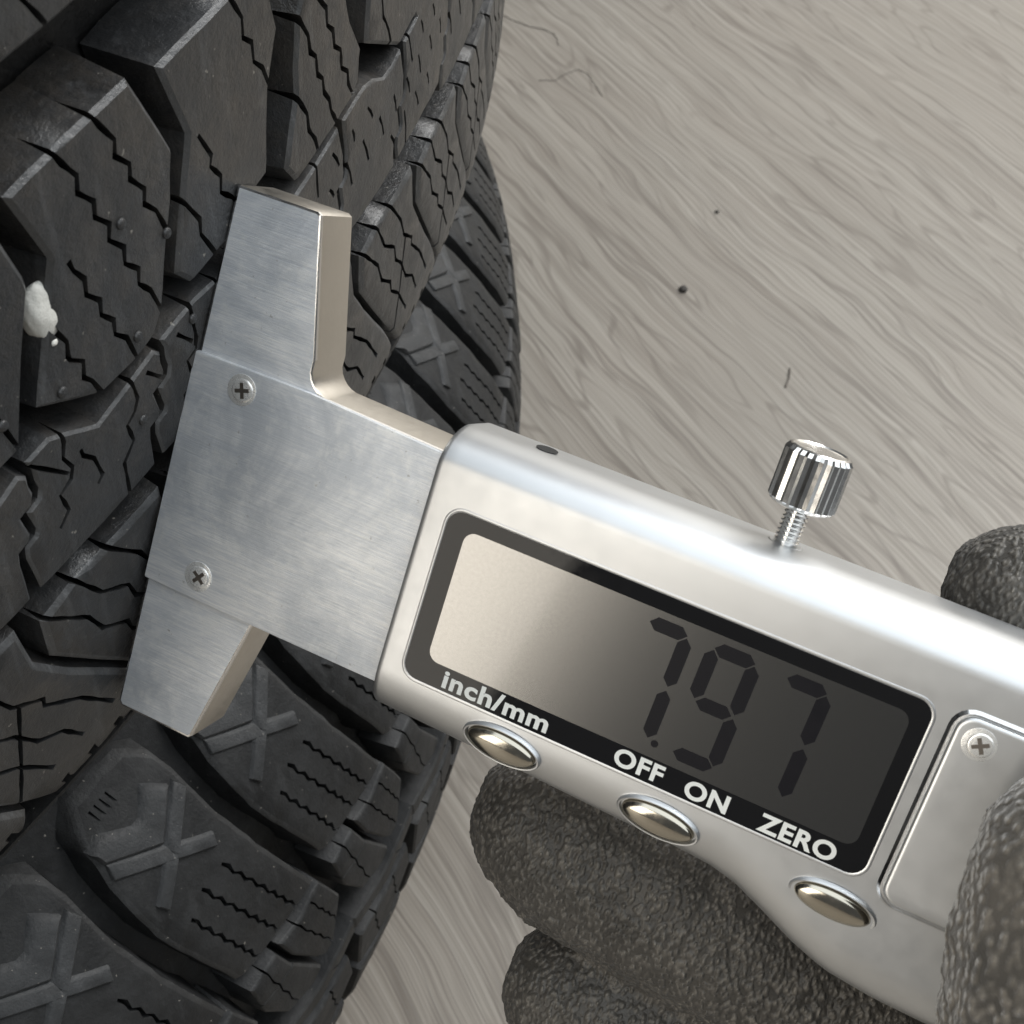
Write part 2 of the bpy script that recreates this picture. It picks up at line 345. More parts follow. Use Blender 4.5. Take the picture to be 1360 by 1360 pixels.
T1 = {"blocks":{"B0":[[-23.1,42.1],[-19.4,42.2],[-16.7,40.9],[-15.0,34.7],[-14.9,33.4],[-17.6,26.9],[-20.9,18.2],[-23.8,17.7],[-32.4,16.9]],"B1":[[-14.7,42.8],[-11.6,43.5],[-5.6,44.4],[2.0,45.3],[5.4,38.0],[6.5,35.4],[5.2,30.6],[2.7,24.2],[0.9,19.4],[-0.8,17.2],[-4.2,16.4],[-9.6,16.2],[-13.3,18.3],[-17.6,20.8],[-14.8,27.5],[-11.8,34.6]],"B2":[[6.2,44.3],[11.3,45.0],[17.1,45.6],[21.5,46.0],[25.9,43.0],[26.9,38.5],[24.1,32.7],[22.9,26.7],[22.1,23.3],[20.0,22.8],[16.8,21.2],[12.7,20.1],[9.7,19.6],[6.3,19.2],[4.0,21.9],[6.8,29.6],[9.1,35.7]],"B3":[[32.7,39.5],[31.2,37.2],[30.0,31.6],[29.9,28.9],[28.0,25.2],[26.3,21.2],[28.6,18.1],[32.8,18.8],[38.2,19.8],[43.6,20.7],[45.8,22.0],[46.4,25.0],[46.9,26.0],[44.1,31.0],[43.1,34.7]],"B4":[[49.8,32.0],[48.6,25.5],[59.6,19.6],[62.5,20.3],[68.3,21.2],[70.3,22.3]],"L1":[[66.5,-3.3],[66.7,-10.0],[78.2,-26.2],[58.5,-29.8],[45.2,-10.9],[45.8,-5.8],[48.0,-5.4],[50.7,-3.8],[59.7,-4.9],[64.5,-2.8]],"L0":[[68.2,-2.7],[77.2,-2.1],[85.6,-0.7],[88.6,-1.5],[93.0,-8.1],[98.9,-18.2],[110.1,-31.9],[107.0,-33.2],[101.4,-33.0],[97.4,-35.0],[88.3,-28.8],[84.5,-29.8],[72.8,-15.5],[69.2,-9.2]],"SBa":[[-20.4,-7.0],[-15.9,-6.5],[-8.2,-6.4],[-1.5,-6.5],[-0.7,-14.3],[-9.9,-19.0],[-14.5,-21.7],[-16.4,-22.6],[-17.7,-22.2],[-23.3,-13.6],[-21.7,-6.6]],"SBb":[[-32.1,-8.5],[-26.7,-6.8],[-28.0,-11.8],[-24.6,-18.3],[-18.2,-27.9],[-17.9,-29.6],[-22.3,-31.3],[-25.4,-26.9],[-28.7,-20.3],[-33.6,-13.4]],"TL":[[-11.0,59.6],[-8.5,57.3],[-6.0,52.5],[-0.9,52.9],[-1.2,54.3],[-3.1,56.6]]},"sip":{"B1":[[[-3.9,45.3],[-2.7,43.2],[-1.2,40.9],[-1.6,39.4],[0.1,37.6],[-0.2,36.1],[1.5,34.0],[1.1,32.5],[2.5,30.9],[3.9,26.8]],[[-9.2,44.6],[-8.0,42.4],[-6.6,40.3],[-7.0,38.7],[-5.3,36.8],[-5.6,35.2],[-4.0,33.5],[-4.5,31.9],[-2.8,30.0],[-3.1,28.2],[-1.4,26.4],[-1.8,24.8],[-0.4,23.0],[0.9,18.8]],[[-9.9,33.1],[-9.6,31.8],[-8.5,30.1],[-8.8,28.4],[-7.3,26.7],[-7.6,25.1],[-6.2,23.4],[-6.4,21.7],[-5.0,20.2],[-3.8,15.4]],[[-14.1,28.7],[-13.8,28.1],[-12.5,25.4],[-12.8,23.8],[-12.6,23.1],[-11.1,21.8],[-11.6,20.0],[-10.7,18.9],[-9.5,15.7]]],"B2":[[[18.3,45.8],[20.3,42.6],[20.1,40.5],[21.6,39.3],[21.5,37.2],[23.1,35.7],[24.7,31.7]],[[10.5,34.8],[12.3,31.4],[11.8,30.4],[13.4,28.3],[13.1,26.4],[15.0,24.6],[16.8,21.3]],[[5.4,30.9],[6.1,30.3],[8.9,25.7],[8.7,23.9],[11.2,19.2]]],"B3":[[[35.6,37.8],[37.9,35.3],[37.8,33.3],[39.2,32.0],[39.4,29.9],[40.9,28.7],[41.0,26.3],[42.5,25.1],[42.6,23.5],[44.1,20.7]],[[30.3,38.0],[31.4,37.1],[33.1,34.4],[33.3,32.3],[34.6,31.1],[34.7,28.8],[36.0,27.6],[36.1,25.8],[37.4,24.1],[37.7,22.4],[39.0,20.1]],[[28.6,29.6],[29.6,28.8],[31.7,25.4],[31.9,23.2],[33.3,21.1],[33.9,18.9]]],"B4":[[[53.5,29.6],[53.8,26.5],[54.7,25.4],[55.6,23.8],[56.6,20.9]]],"B0":[[[-22.4,24.5],[-22.1,22.9],[-21.8,21.4],[-20.9,17.7]]],"L1":[[[55.4,-2.7],[60.7,-9.3],[62.3,-13.1],[66.1,-16.3],[65.9,-17.5],[70.7,-22.4],[75.0,-29.1]],[[48.4,-1.7],[51.2,-4.2],[54.0,-9.3],[57.9,-12.3],[58.6,-15.2],[61.2,-17.7],[63.7,-22.2],[67.0,-24.6],[69.5,-29.1]],[[43.5,-2.5],[46.7,-5.8],[51.3,-10.9],[52.8,-14.8],[56.5,-17.9],[56.9,-20.0],[60.2,-23.0],[64.4,-29.4]],[[65.8,-17.2],[61.2,-18.0],[56.5,-18.7],[52.1,-20.8]]],"SBa":[[[-21.8,-4.5],[-21.2,-5.7],[-20.5,-7.5],[-18.9,-9.7],[-18.1,-12.2],[-15.5,-14.2],[-15.1,-16.7],[-13.6,-19.3]],[[-15.8,-4.3],[-14.4,-7.0],[-11.8,-11.1]]]},"up":[[-30.6,14.4],[-24.7,14.9],[-21.0,16.8],[-17.9,17.6],[-15.0,16.0],[-11.3,13.7],[-5.5,15.3],[-0.4,16.6],[5.0,17.6],[27.3,17.0],[33.2,18.3],[44.0,20.4],[48.8,21.1],[55.1,18.1],[59.8,19.3],[62.8,20.0],[68.6,21.0]],"lo":[[-29.9,-1.1],[-25.2,-0.5],[-21.9,-0.5],[-18.6,-0.5],[-9.7,0.5],[-3.9,1.1],[50.8,1.7],[57.9,3.1],[61.6,3.5],[68.1,4.5],[76.6,3.8],[81.5,3.8],[83.0,8.5],[84.5,13.8]],"bs":[[[-21.1,18.1],[-21.0,15.7],[-21.5,13.5],[-21.9,12.9],[-21.2,11.0],[-21.7,9.7],[-23.8,8.7],[-23.0,6.0],[-23.9,5.1],[-25.3,4.2],[-25.6,3.7],[-25.5,-1.4]],[[-17.7,19.8],[-16.0,16.7],[-16.0,14.8],[-16.6,13.0],[-15.8,11.1],[-16.4,9.8],[-18.2,9.0],[-17.7,6.3],[-19.4,5.0]],[[-14.3,12.3],[-14.2,11.3],[-12.9,9.7],[-12.3,6.6],[-13.2,6.0]],[[-5.9,16.1],[-5.5,13.6],[-5.3,11.9],[-6.1,10.6],[-7.5,9.7],[-7.1,7.1],[-9.1,5.4],[-9.3,0.8],[-9.3,-0.5]],[[-0.5,17.4],[-0.1,14.6],[-0.2,13.2],[0.0,12.0],[-0.5,10.8],[-2.2,10.3],[-1.7,7.4],[-2.1,6.7],[-3.6,6.3],[-3.9,4.8],[-3.8,0.7]],[[5.4,17.7],[5.0,15.2],[5.4,12.9],[4.9,11.3]],[[-3.3,14.0],[-0.5,10.8]],[[2.3,15.0],[4.7,12.1]],[[-20.5,15.5],[-16.4,10.6]]],"dash":[[[37.9,16.0],[38.9,14.3]],[[41.8,11.9],[42.5,9.4]],[[36.5,11.7],[37.2,10.6]],[[43.5,16.1],[43.8,14.8]],[[46.9,12.3],[47.9,9.8]],[[48.6,16.4],[49.5,15.0]],[[52.4,12.6],[53.3,10.4]],[[56.5,7.5],[57.5,5.8]],[[57.5,13.0],[58.2,11.0]],[[62.7,12.8],[63.5,10.9]],[[67.5,13.6],[68.1,11.5]],[[71.6,8.7],[72.2,7.3]],[[68.4,18.5],[69.2,16.9]],[[72.5,14.0],[73.1,12.3]],[[73.5,18.3],[74.1,16.9]],[[77.4,14.1],[77.7,12.5]],[[61.7,7.7],[62.1,4.1]],[[66.4,8.6],[67.2,6.8]],[[32.8,19.1],[33.1,14.3]],[[62.4,20.5],[64.2,15.9]]],"holes":[[83.8,-35.8]]}
TA = Tyre(P1, 'upper tyre with sharp zigzag siped tread blocks pressed by the gauge')
casing(TA, 8, [(0, 382), (23, 382), (43, 381.8), (58, 381.4), (70, 381), (76, 379), (81, 376), (86, 374), (90, 368), (98, 350), (103, 334), (105, 316), (104, 296), (96, 266), (86, 240), (81, 226), (76, 224)], M_case)
B = T1['blocks']; S = T1['sip']
for k in ('B0', 'B1', 'B2', 'B3', 'B4'):
    put(TA, block_mesh(TA, B[k], S.get(k, ()), sw={'B1': .62, 'B2': .6, 'B3': .7}.get(k, .55)), M_rub1)
# same centre block repeated round the tyre, and the mirrored half across the centre groove
sh = lambda pl, ds, dw=0: [(x+ds, y+dw) for x, y in pl]
mir = lambda pl: [(-x, 98.5-y) for x, y in pl]
b1 = block_mesh(TA, B['B1'], S['B1']); b3 = block_mesh(TA, B['B3'], S['B3'])
for i in range(2, 9): put(TA, b1, M_rub1, shift=-20.4*i)
for i in range(1, 10): put(TA, b3, M_rub1, shift=18.5+20.6*i)
m1 = block_mesh(TA, mir(B['B1']), [mir(x) for x in S['B1']])
for i in range(-8, 12): put(TA, m1, M_rub1, shift=-9.4+20.5*i)
# tie bars standing in the cross grooves
for k, pl in enumerate([[(22.6, 24), (26.6, 23), (28.6, 29.2), (22.9, 29.2)], [(23.2, 31.5), (29.2, 31.5), (30.3, 38.5), (25.2, 38.5)], [(3.6, 22), (4.2, 22), (8.2, 35.5), (5.4, 35.5)], [(-15.2, 19.8), (-21, 19.8), (-18, 28), (-15.3, 28)]]):
    put(TA, block_mesh(TA, pl, top=-3.2, depth=5, draft=.2), M_rub1, 'tie_bar')
# middle row: siped ribs between the thin groove and the shoulder groove
upx, upy = zip(*T1['up'])
def up(s):
    return float(np.interp(s, upx, upy)) if -30 < s < 67 else (15.2 if s <= -30 else 21.4)
def lo(s): return float(np.interp(s, [-30, -25, -10, -4, 50, 75], [-1.1, -.6, .4, 1.1, 1.8, 3.8]))
cut = T1['bs'][4]            # wide zigzag sipe that parts one rib from the next
def rib(c0, c1, sipes, nm='tread_rib'):
    a = sh(cut, c0); b = sh(cut, c1)
    a = [(x+.45, y) for x, y in a][1:-1]; b = [(x-.45, y) for x, y in b][1:-1]
    topl = [(s, up(s)-.6) for s in np.linspace(c0-.2, c1-1.6, 7)]; bot = [(s, lo(s)) for s in np.linspace(c1-4.6, c0-3.0, 7)]
    # a runs from the thin groove down to the shoulder groove
    poly = a[::-1]+topl+b+bot
    return poly
base = lambda l, d: [sh(x, d) for x in l]
fine = [T1['bs'][3], T1['bs'][1], T1['bs'][2]]
put(TA, block_mesh(TA, rib(-20.6, 0, ()), [T1['bs'][1], T1['bs'][2], T1['bs'][3], T1['bs'][8], T1['bs'][6]], sw=.55, cham=.35, ch=.3), M_rub1, 'tread_rib')
put(TA, block_mesh(TA, rib(0, 20.6, ()), [T1['bs'][5], T1['bs'][7], sh(T1['bs'][4], 5.5), sh(T1['bs'][4], 10.5), sh(T1['bs'][4], 15.5)], sw=.5, cham=.35, ch=.3), M_rub1, 'tread_rib')
lf = block_mesh(TA, rib(-41.2, -20.6, ()), [sh(T1['bs'][1], -20.6), sh(T1['bs'][2], -20.6), sh(T1['bs'][3], -20.6)], sw=.55, cham=.35, ch=.3)
for i in range(0, 7): put(TA, lf, M_rub1, 'tread_rib', -20.6*i)
ds = T1['dash']
for i in (1, 2, 3):
    c0 = 20.6*i; mine = [d for d in ds if c0-4 < d[0][0] < c0+20]
    mine = [(d if len(d) > 2 else [(d[0][0]*1.3-d[1][0]*.3, d[0][1]*1.3-d[1][1]*.3), ((d[0][0]+d[1][0])/2+.2, (d[0][1]+d[1][1])/2), (d[1][0]*1.3-d[0][0]*.3, d[1][1]*1.3-d[0][1]*.3)]) for d in mine]
    rb = block_mesh(TA, rib(c0, c0+20.6, ()), mine, sw=.5, cham=.35, ch=.3)
    put(TA, rb, M_rub1, 'tread_rib')
    if i == 2: keep_rb = rb
for i in range(2, 12): put(TA, keep_rb, M_rub1, 'tread_rib', 20.6*i)
# shoulder lugs
PITCH = 23.5
lug = [(45.6, -5.2), (51, -3.8), (59, -3.6), (66, -3.2), (66.7, -10), (70.5, -16), (78.2, -26.2), (83, -33), (82.5, -37.2), (76, -38.2), (67, -37.8), (63.5, -36), (58.5, -29.8), (51, -19.5), (45.4, -11.5)]
lsp = [[(q[0], q[1]) for q in x] for x in S['L1']]
lsp[3] = [(63, -14), (61.5, -20), (60, -26), (58.5, -31)]
lsp += [{'p': [(s_, -34.2), (s_+.9, -36.6), (s_+1.6, -39.5)], 'w': 1.3} for s_ in (65.5, 70.2, 75, 79.6)]
lm = block_mesh(TA, lug, lsp, sw=.6, draft=1.2, cham=.7, ch=.55)
for i in range(-9, 12): put(TA, lm, M_rub1, 'shoulder_lug', PITCH*i)
edge = block_mesh(TA, [(41, -39.6), (64.4, -39.6), (64.4, -41.6), (41, -41.6)], top=1.2, depth=6, cham=.4, draft=.3)
for i in range(-9, 12): put(TA, edge, M_case, 'edge_rib', 23.4*i)
mlug = block_mesh(TA, [(-x, 86-y) for x, y in lug], [], draft=1.2)
for i in range(-8, 10): put(TA, mlug, M_rub1, 'shoulder_lug', PITCH*i+9)
mrb = block_mesh(TA, [(-x, 86-y) for x, y in rib(0, 20.6, ())], [[(-x, 86-y) for x, y in sh(T1['bs'][4], q)] for q in (5.5, 10.5, 15.5)])
for i in range(-8, 11): put(TA, mrb, M_rub1, 'tread_rib', 20.6*i)

# moulding nubs left on the tread
NUBS = [(-3.5, 19.2), (-14.6, 20.6), (-22.0, 22.4), (5.2, 15.0), (3.4, 27.6), (-2.6, 32.6), (16.5, 24.6), (-5.2, 8.6)]
nb = bmesh.new(); bmesh.ops.create_uvsphere(nb, u_segments=14, v_segments=8, radius=.62*MM)
for v in nb.verts: v.co.x *= .6
nub = bpy.data.meshes.new('rubber_nub'); nb.to_mesh(nub); nb.free(); nub.polygons.foreach_set('use_smooth', [True]*len(nub.polygons)); nub.materials.append(M_rub1)
for a, z in NUBS:
    o = bpy.data.objects.new('rubber_nub', nub); o.parent = TA.root; C.objects.link(o); q = TA.p(a, z, .05); o.location = [c*MM for c in q]; o.rotation_euler = (0, 0, a/RN)
# lower tyre
TB = Tyre(P2, 'lower tyre with star marked shoulder lugs and dull dusty tread')
casing(TB, 8, [(0, 385), (16, 384.6), (31, 381.6), (40, 377), (46, 377), (56, 371.5), (64, 366), (72, 359), (76, 356.5), (83, 349), (89, 334), (93, 316), (92, 296), (86, 266), (76, 240), (72, 226), (68, 224)], M_rub2)
PB = 27.6
lugb = [(-9.5, -83.4), (-10.3, -87), (-11, -90), (-11.1, -94), (-11, -98), (-9.6, -103), (-8, -107.6), (-6.7, -112), (-5.4, -116.5), (-3.5, -118), (.1, -118.2), (5.6, -118.8), (11.3, -119.2), (17.4, -119.4), (16.6, -116.5), (14.1, -107.4), (13, -102.8), (11.1, -93.5), (11.3, -85.3), (11.2, -82), (7, -79.5), (-5, -79.2)]
def saw(a, b, n, amp):
    out = []
    for i in range(n+1):
        t = i/n; q = np.array(a)+(np.array(b)-np.array(a))*t; d = np.array(b)-np.array(a); d = np.array((-d[1], d[0]))/np.linalg.norm(d)
        out.append(tuple(q+d*amp*(1 if i % 2 else -1)*(1 if 0 < i < n else 0)))
    return out
sb = [saw((5.3, -98.8), (12, -119.6), 15, .33), saw((-.3, -98.6), (6.4, -118.9), 15, .33), saw((-5.1, -100.4), (.6, -118.9), 14, .33)]
sb += [{'p': [(x, -81.2), (x+.1, -82.6)], 'w': .42} for x in (-4, -2.6, -1.2, .3)]
lugb_m = block_mesh(TB, lugb, sb, depth=11, sw=.75, draft=1.3, cham=.9, ch=.7, rnd=.18)
def strip(a, b, w0, w1):
    a = np.array(a, float); b = np.array(b, float); d = (b-a)/np.linalg.norm(b-a); q = np.array((-d[1], d[0]))
    return [tuple(a+q*w0/2), tuple(a-q*w0/2), tuple(b-q*w1/2), tuple(b+q*w1/2)]
star = [block_mesh(TB, strip((0.3, -91), e, 2.0, 2.1), top=.75, depth=1.4, cham=.25, ch=.25, draft=.2, name='star_arm') for e in ((10.0, -86.4), (-9.2, -86.6), (-7.2, -95.2), (7.4, -95.0))]
padm = block_mesh(TB, [(-9.3, -83.6), (-6.6, -83), (-1.0, -85.4), (.8, -85.4), (5.2, -83.3), (8.3, -85.4), (.4, -89.4), (-8.9, -85.4)], top=1.1, depth=1.8, cham=.5, ch=.5, draft=.3, name='raised_pad')
q1 = [(18.3, -120.3), (21.3, -129.8), (18.4, -134.4), (16, -138.6), (12.8, -138.8), (10.7, -136.1), (6, -126.4), (4.6, -120.4), (7.1, -120.9), (11.1, -121.6), (15.4, -120.6)]
q1m = block_mesh(TB, q1, [saw((14.4, -121.4), (18.9, -135.5), 9, .2), saw((9.3, -120.9), (16.2, -139.8), 9, .2)], sw=.45, draft=.9)
q2 = [(-4.6, -121.4), (3.2, -121.2), (4.8, -127.3), (9.6, -137), (11, -140), (8, -141.6), (0, -138.4), (-4.2, -130)]
q2m = block_mesh(TB, q2, [saw((-1, -120), (3, -141), 8, .25), saw((-5.5, -127), (6, -128.5), 4, .2)], sw=.4, draft=.8)
rbm = [(-4.5, -143.5), (9.3, -147.2), (23.1, -143.5), (23.1, -148.5), (9.3, -152.5), (-4.5, -148.5)]
rbm = block_mesh(TB, rbm, [[(2, -149), (4.5, -151)], [(14, -148.5), (15.5, -150)]], sw=.5, draft=.5)
rw3 = [(-3, -155), (8.5, -156.5), (19.5, -154.5), (21, -166), (10, -172), (-4, -168)]
rw3m = block_mesh(TB, rw3, [saw((3, -155), (5, -171), 6, .3), saw((12, -156), (14, -171), 6, .3)], sw=.5)
rw4 = [(-3, -175), (18, -177), (19, -196), (8, -205), (-6, -200)]
rw4m = block_mesh(TB, rw4, [saw((4, -176), (5, -203), 8, .3)], sw=.5)
rw5m = block_mesh(TB, [(-6, -207), (14, -209), (13, -226), (-8, -224)], [], draft=1.2)
for i in range(-6, 15):
    s_ = -12.5+PB*i
    l = put(TB, lugb_m, M_rub2, 'shoulder_lug', s_)
    for a in star: put(TB, a, M_pad, 'star_arm', 0, l)
    put(TB, padm, M_pad, 'raised_pad', 0, l)
    put(TB, q1m, M_rub2, 'tread_block', s_); put(TB, q2m, M_rub2, 'tread_block', s_)
    put(TB, rbm, M_rub2, 'tread_rib', s_); put(TB, rw3m, M_rub2, 'tread_block', s_); put(TB, rw4m, M_rub2, 'tread_block', s_); put(TB, rw5m, M_rub2, 'shoulder_lug', s_)

# white chip wedged in the cross groove of the upper tyre, and its crumb
def lump(name, T, a, z, h, size, seed):
    bm = bmesh.new(); bmesh.ops.create_icosphere(bm, subdivisions=4, radius=1)
    for v in bm.verts:
        n_ = noise.noise(v.co*1.1+Vector((seed, 0, 0)))*.16+noise.noise(v.co*3+Vector((0, seed, 0)))*.06
        q = v.co*(1+n_); v.co = Vector((q.x*size[0], q.y*size[1], q.z*size[2]))*MM
    o = bm_obj(name, bm, M_chip, None, 50); q = Vector(T.p(a, z, h)); q.z += T.base+FLOOR; q.x += -RN+T.P['cx']
    o.location = (q.x*MM, q.y*MM, q.z*MM); o.rotation_euler = (0, 0, a/RN); return o
tag(lump('white_chip', TA, -13.3, 29.2, -1.2, (1.3, 2.1, 3.3), 3), 'white chip wedged in the upper tyre groove beside the zigzag block', 'chip')
tag(lump('white_crumb', TA, -13.9, 26.4, .02, (.2, .42, .35), 9), 'tiny white crumb on the tread just below the white chip', 'crumb')

# ------------------------------------------------------------------ depth gauge (u along the beam, v across, n out of the face)
UVN = [[1.0, 0.0, 0.0], [0.0, 0.559193, 0.829038], [0.0, -0.829038, 0.559193]]
mg = Matrix((( UVN[0][0], UVN[1][0], UVN[2][0]), (UVN[0][1], UVN[1][1], UVN[2][1]), (UVN[0][2], UVN[1][2], UVN[2][2]))).to_4x4()
mg.translation = Vector((.15*MM, 0, FLOOR*MM))
GA = empty('depth_gauge', mg)
tag(GA, 'silver digital depth gauge reading 7.97 held against the upper tyre', 'gauge')
def prism(name, poly, n0, n1, mat, bevel=.25, parent=GA, seg=2, wallmat=None, smooth=35):
    bm = bmesh.new(); vs_ = [bm.verts.new((x*MM, y*MM, n0*MM)) for x, y in ccw(poly)]; f = bm.faces.new(vs_)
    r = bmesh.ops.extrude_face_region(bm, geom=[f]); top = [g for g in r['geom'] if isinstance(g, bmesh.types.BMVert)]
    for v in top: v.co.z = n1*MM
    bmesh.ops.recalc_face_normals(bm, faces=bm.faces)
    if bevel:
        ed = [e for e in bm.edges if all(v.co.z > (n1-.001)*MM for v in e.verts)]
        bmesh.ops.bevel(bm, geom=ed, offset=bevel*MM, segments=seg, affect='EDGES', profile=.6)
    o = bm_obj(name, bm, mat, parent, smooth)
    if wallmat:
        o.data.materials.append(wallmat)
        o.data.materials.append(M_rim)
        for p in o.data.polygons:
            if abs(p.normal.z) < .3: p.material_index = 1
            elif .3 <= p.normal.z < .97: p.material_index = 2
    return o
def arc(cx, cy, r, a0, a1, n=8): return [(cx+r*math.cos(math.radians(a0+(a1-a0)*i/n)), cy+r*math.sin(math.radians(a0+(a1-a0)*i/n))) for i in range(n+1)]
def rrect(x0, y0, x1, y1, r, n=6):
    return arc(x1-r, y1-r, r, 0, 90, n)+arc(x0+r, y1-r, r, 90, 180, n)+arc(x0+r, y0+r, r, 180, 270, n)+arc(x1-r, y0+r, r, 270, 360, n)
foot = [(0, 30.2), (.3, 30.3), (10.0, 30.4), (10.5, 30.1), (14.0, 15.2)]+arc(16.9, 14.6, 3.0, 182, 262, 6)[1:]+[(30.98, 11.1), (30.98, -16.6), (14.6, -16.8), (10.6, -33.4), (10.2, -33.8), (.5, -33.8), (0.0, -33.2)]
prism('foot', foot, -6.0, 1.15, M_steel, .32, wallmat=M_wall)
prism('cover_plate', [(-.15, 11.4), (.05, 11.55), (14.6, 11.75), (30.97, 11.0), (30.97, -16.5), (14.0, -16.5), (.1, -16.4), (-.05, -16.2)], 1.2, 1.75, M_steel, .2)
def screw(u_, v_, nn, r, rot, recess=True):
    if recess:
        prism('screw_seat', arc(u_-.12, v_+.05, r*1.32, 0, 360, 28)[:-1], nn-.5, nn+.04, M_screw, .03)
    bm = bmesh.new(); N = 28
    rings = [(r*1.0, -.3), (r, .04), (r*.93, .13), (r*.82, .16)]
    vv = [[bm.verts.new(((u_+a*math.cos(2*math.pi*i/N))*MM, (v_+a*math.sin(2*math.pi*i/N))*MM, (nn+h)*MM)) for i in range(N)] for a, h in rings]
    for a, b in zip(vv[:-1], vv[1:]):
        for i in range(N): bm.faces.new((a[i], a[(i+1) % N], b[(i+1) % N], b[i]))
    bm.faces.new(vv[-1]); s_ = bm_obj('screw', bm, M_screw, GA, 40)
    cx = []; w_ = r*.16; l_ = r*.66
    pl = [(w_, w_), (w_, l_), (-w_, l_), (-w_, w_), (-l_, w_), (-l_, -w_), (-w_, -w_), (-w_, -l_), (w_, -l_), (w_, -w_), (l_, -w_), (l_, w_)]
    c_, sn = math.cos(rot), math.sin(rot)
    prism('cross_recess', [(u_+x*c_-y*sn, v_+x*sn+y*c_) for x, y in pl], nn+.05, nn+.185, M_slot, 0, s_)
    return s_
screw(6.7, 9.2, 1.78, 1.35, .3); screw(6.95, -13.6, 1.78, 1.35, .9)

# body shell lofted along u
NF = 2.6; NB = -11.0; RT = 6.0; RV = 3.7
BU = [31.0, 43.9, 55, 62, 68, 72, 75, 78, 82.5, 86.5, 92, 98, 106, 116, 130, 150, 158]
BV = [-19.6, -19.9, -20.3, -20.5, -20.6, -20.9, -21.6, -22.9, -25.0, -26.4, -27.0, -27.1, -26.4, -24, -21.5, -20, -19.5]
def vb(u_): return float(np.interp(u_, BU, BV))
def section(vt, vb_, shrink):
    nf = NF-shrink; s = []
    rt = RT
    s += [(vb_+shrink, NB), ]
    s += [(vb_+shrink+0, NB+2)]
    rb = 3.6; rv = 5.6
    s += [(vb_+shrink+rv*(1-math.cos(math.radians(a))), nf-rb+rb*math.sin(math.radians(a))) for a in range(0, 91, 9)]
    k = 10
    a0 = s[-1][0]; b0 = vt-shrink-RV
    s += [(a0+(b0-a0)*i/k, nf) for i in range(1, k)]
    s += [(vt-shrink-RV+RV*math.sin(math.radians(a)), nf-rt+rt*math.cos(math.radians(a))) for a in range(0, 91, 9)]
    s += [(vt-shrink-.15, nf-rt-1.6), (vt-shrink-.7, NB+1.0), (vt-shrink-1.9, NB)]
    return s
us = [31.0, 31.08, 31.3, 31.7]+list(np.arange(33, 153, 1.5))+[154, 156, 157.4, 158]
shr = {31.0: .3, 31.08: .14, 31.3: .03, 154: .2, 156: .8, 157.4: 2.0, 158: 3.2}
secs = [[(u_, a, b) for a, b in section(13.7, vb(u_), shr.get(float(u_), 0))] for u_ in us]
V = [p for s in secs for p in s]; k = len(secs[0]); F = []
for i in range(len(secs)-1):
    for j in range(k): F.append((i*k+j, (i+1)*k+j, (i+1)*k+(j+1) % k, i*k+(j+1) % k))
F.append(tuple(range(k))); F.append(tuple(reversed(range((len(secs)-1)*k, len(secs)*k))))
body = mesh_obj('body', V, F, M_shell, GA, 35)
bm = bmesh.new(); bm.from_mesh(body.data); bmesh.ops.recalc_face_normals(bm, faces=bm.faces); bm.to_mesh(body.data); bm.free()
# display window
def ring(name, outer, inner, n0, n1, mat, parent=GA):
    V = [(x, y, n0) for x, y in outer]+[(x, y, n1) for x, y in outer_mid(outer, inner)]+[(x, y, n0-.02) for x, y in inner]; n = len(outer); F = []
    for i in range(n):
        j = (i+1) % n; F += [(i, j, n+j, n+i), (n+i, n+j, 2*n+j, 2*n+i)]
    return mesh_obj(name, V, F, mat, parent, 80)
def outer_mid(o, i): return [((a[0]+b[0])/2, (a[1]+b[1])/2) for a, b in zip(o, i)]
WU0, WV0, WU1, WV1 = 34.0, -13.7, 86.0, 6.1
ring('window_rim', rrect(WU0-.4, WV0-.4, WU1+.4, WV1+.4, 2.05), rrect(WU0, WV0, WU1, WV1, 1.7), NF+.01, NF+.10, M_shell)
win = prism('display_window', rrect(WU0, WV0, WU1, WV1, 1.7), NF-.3, NF+.06, M_bezel, 0)
scr = prism('lcd_screen', rrect(36.3, -10.9, 84.3, 4.4, 1.3), NF-.2, NF+.075, M_lcd, 0, GA)
NSEG = NF+.083
def seg(parent, a, b, w_):
    a = np.array(a); b = np.array(b); d = (b-a)/np.linalg.norm(b-a); q = np.array((-d[1], d[0])); e = w_*.5
    pl = [a+d*.0, a+d*e+q*e, b-d*e+q*e, b, b-d*e-q*e, a+d*e-q*e]
    V = [(x, y, NSEG) for x, y in pl]
    return mesh_obj('digit_segment', V, [tuple(range(6))], M_seg, parent)
def digit(ch, u0, v1, w_, h_, th):
    e = scr
    sl = .25
    x0, x1, y1, y0 = u0, u0+w_, v1, v1-h_; ym = (y0+y1)/2
    g = .22
    sg = dict(a=((x0, y1), (x1, y1)), b=((x1, y1-g), (x1-sl/2, ym+g)), c=((x1-sl/2, ym-g), (x1-sl, y0+g)), d=((x0-sl, y0), (x1-sl, y0)), e=((x0-sl/2, ym-g), (x0-sl, y0+g)), f=((x0, y1-g), (x0-sl/2, ym+g)), g=((x0-sl/2+g, ym), (x1-sl/2-g, ym)))
    for c_ in {'7': 'abc', '9': 'abcdfg'}[ch]: seg(e, *sg[c_], th)
digit('7', 57.6, 2.9, 4.1, 12.1, 1.5); digit('9', 64.6, 2.9, 4.3, 12.1, 1.5); digit('7', 72.2, 2.9, 4.1, 12.1, 1.5)
V = [(62.35+.42*math.cos(t*math.pi/4), -9.3+.42*math.sin(t*math.pi/4), NSEG) for t in range(8)]
mesh_obj('decimal_point', V, [tuple(range(8))], M_seg, scr)
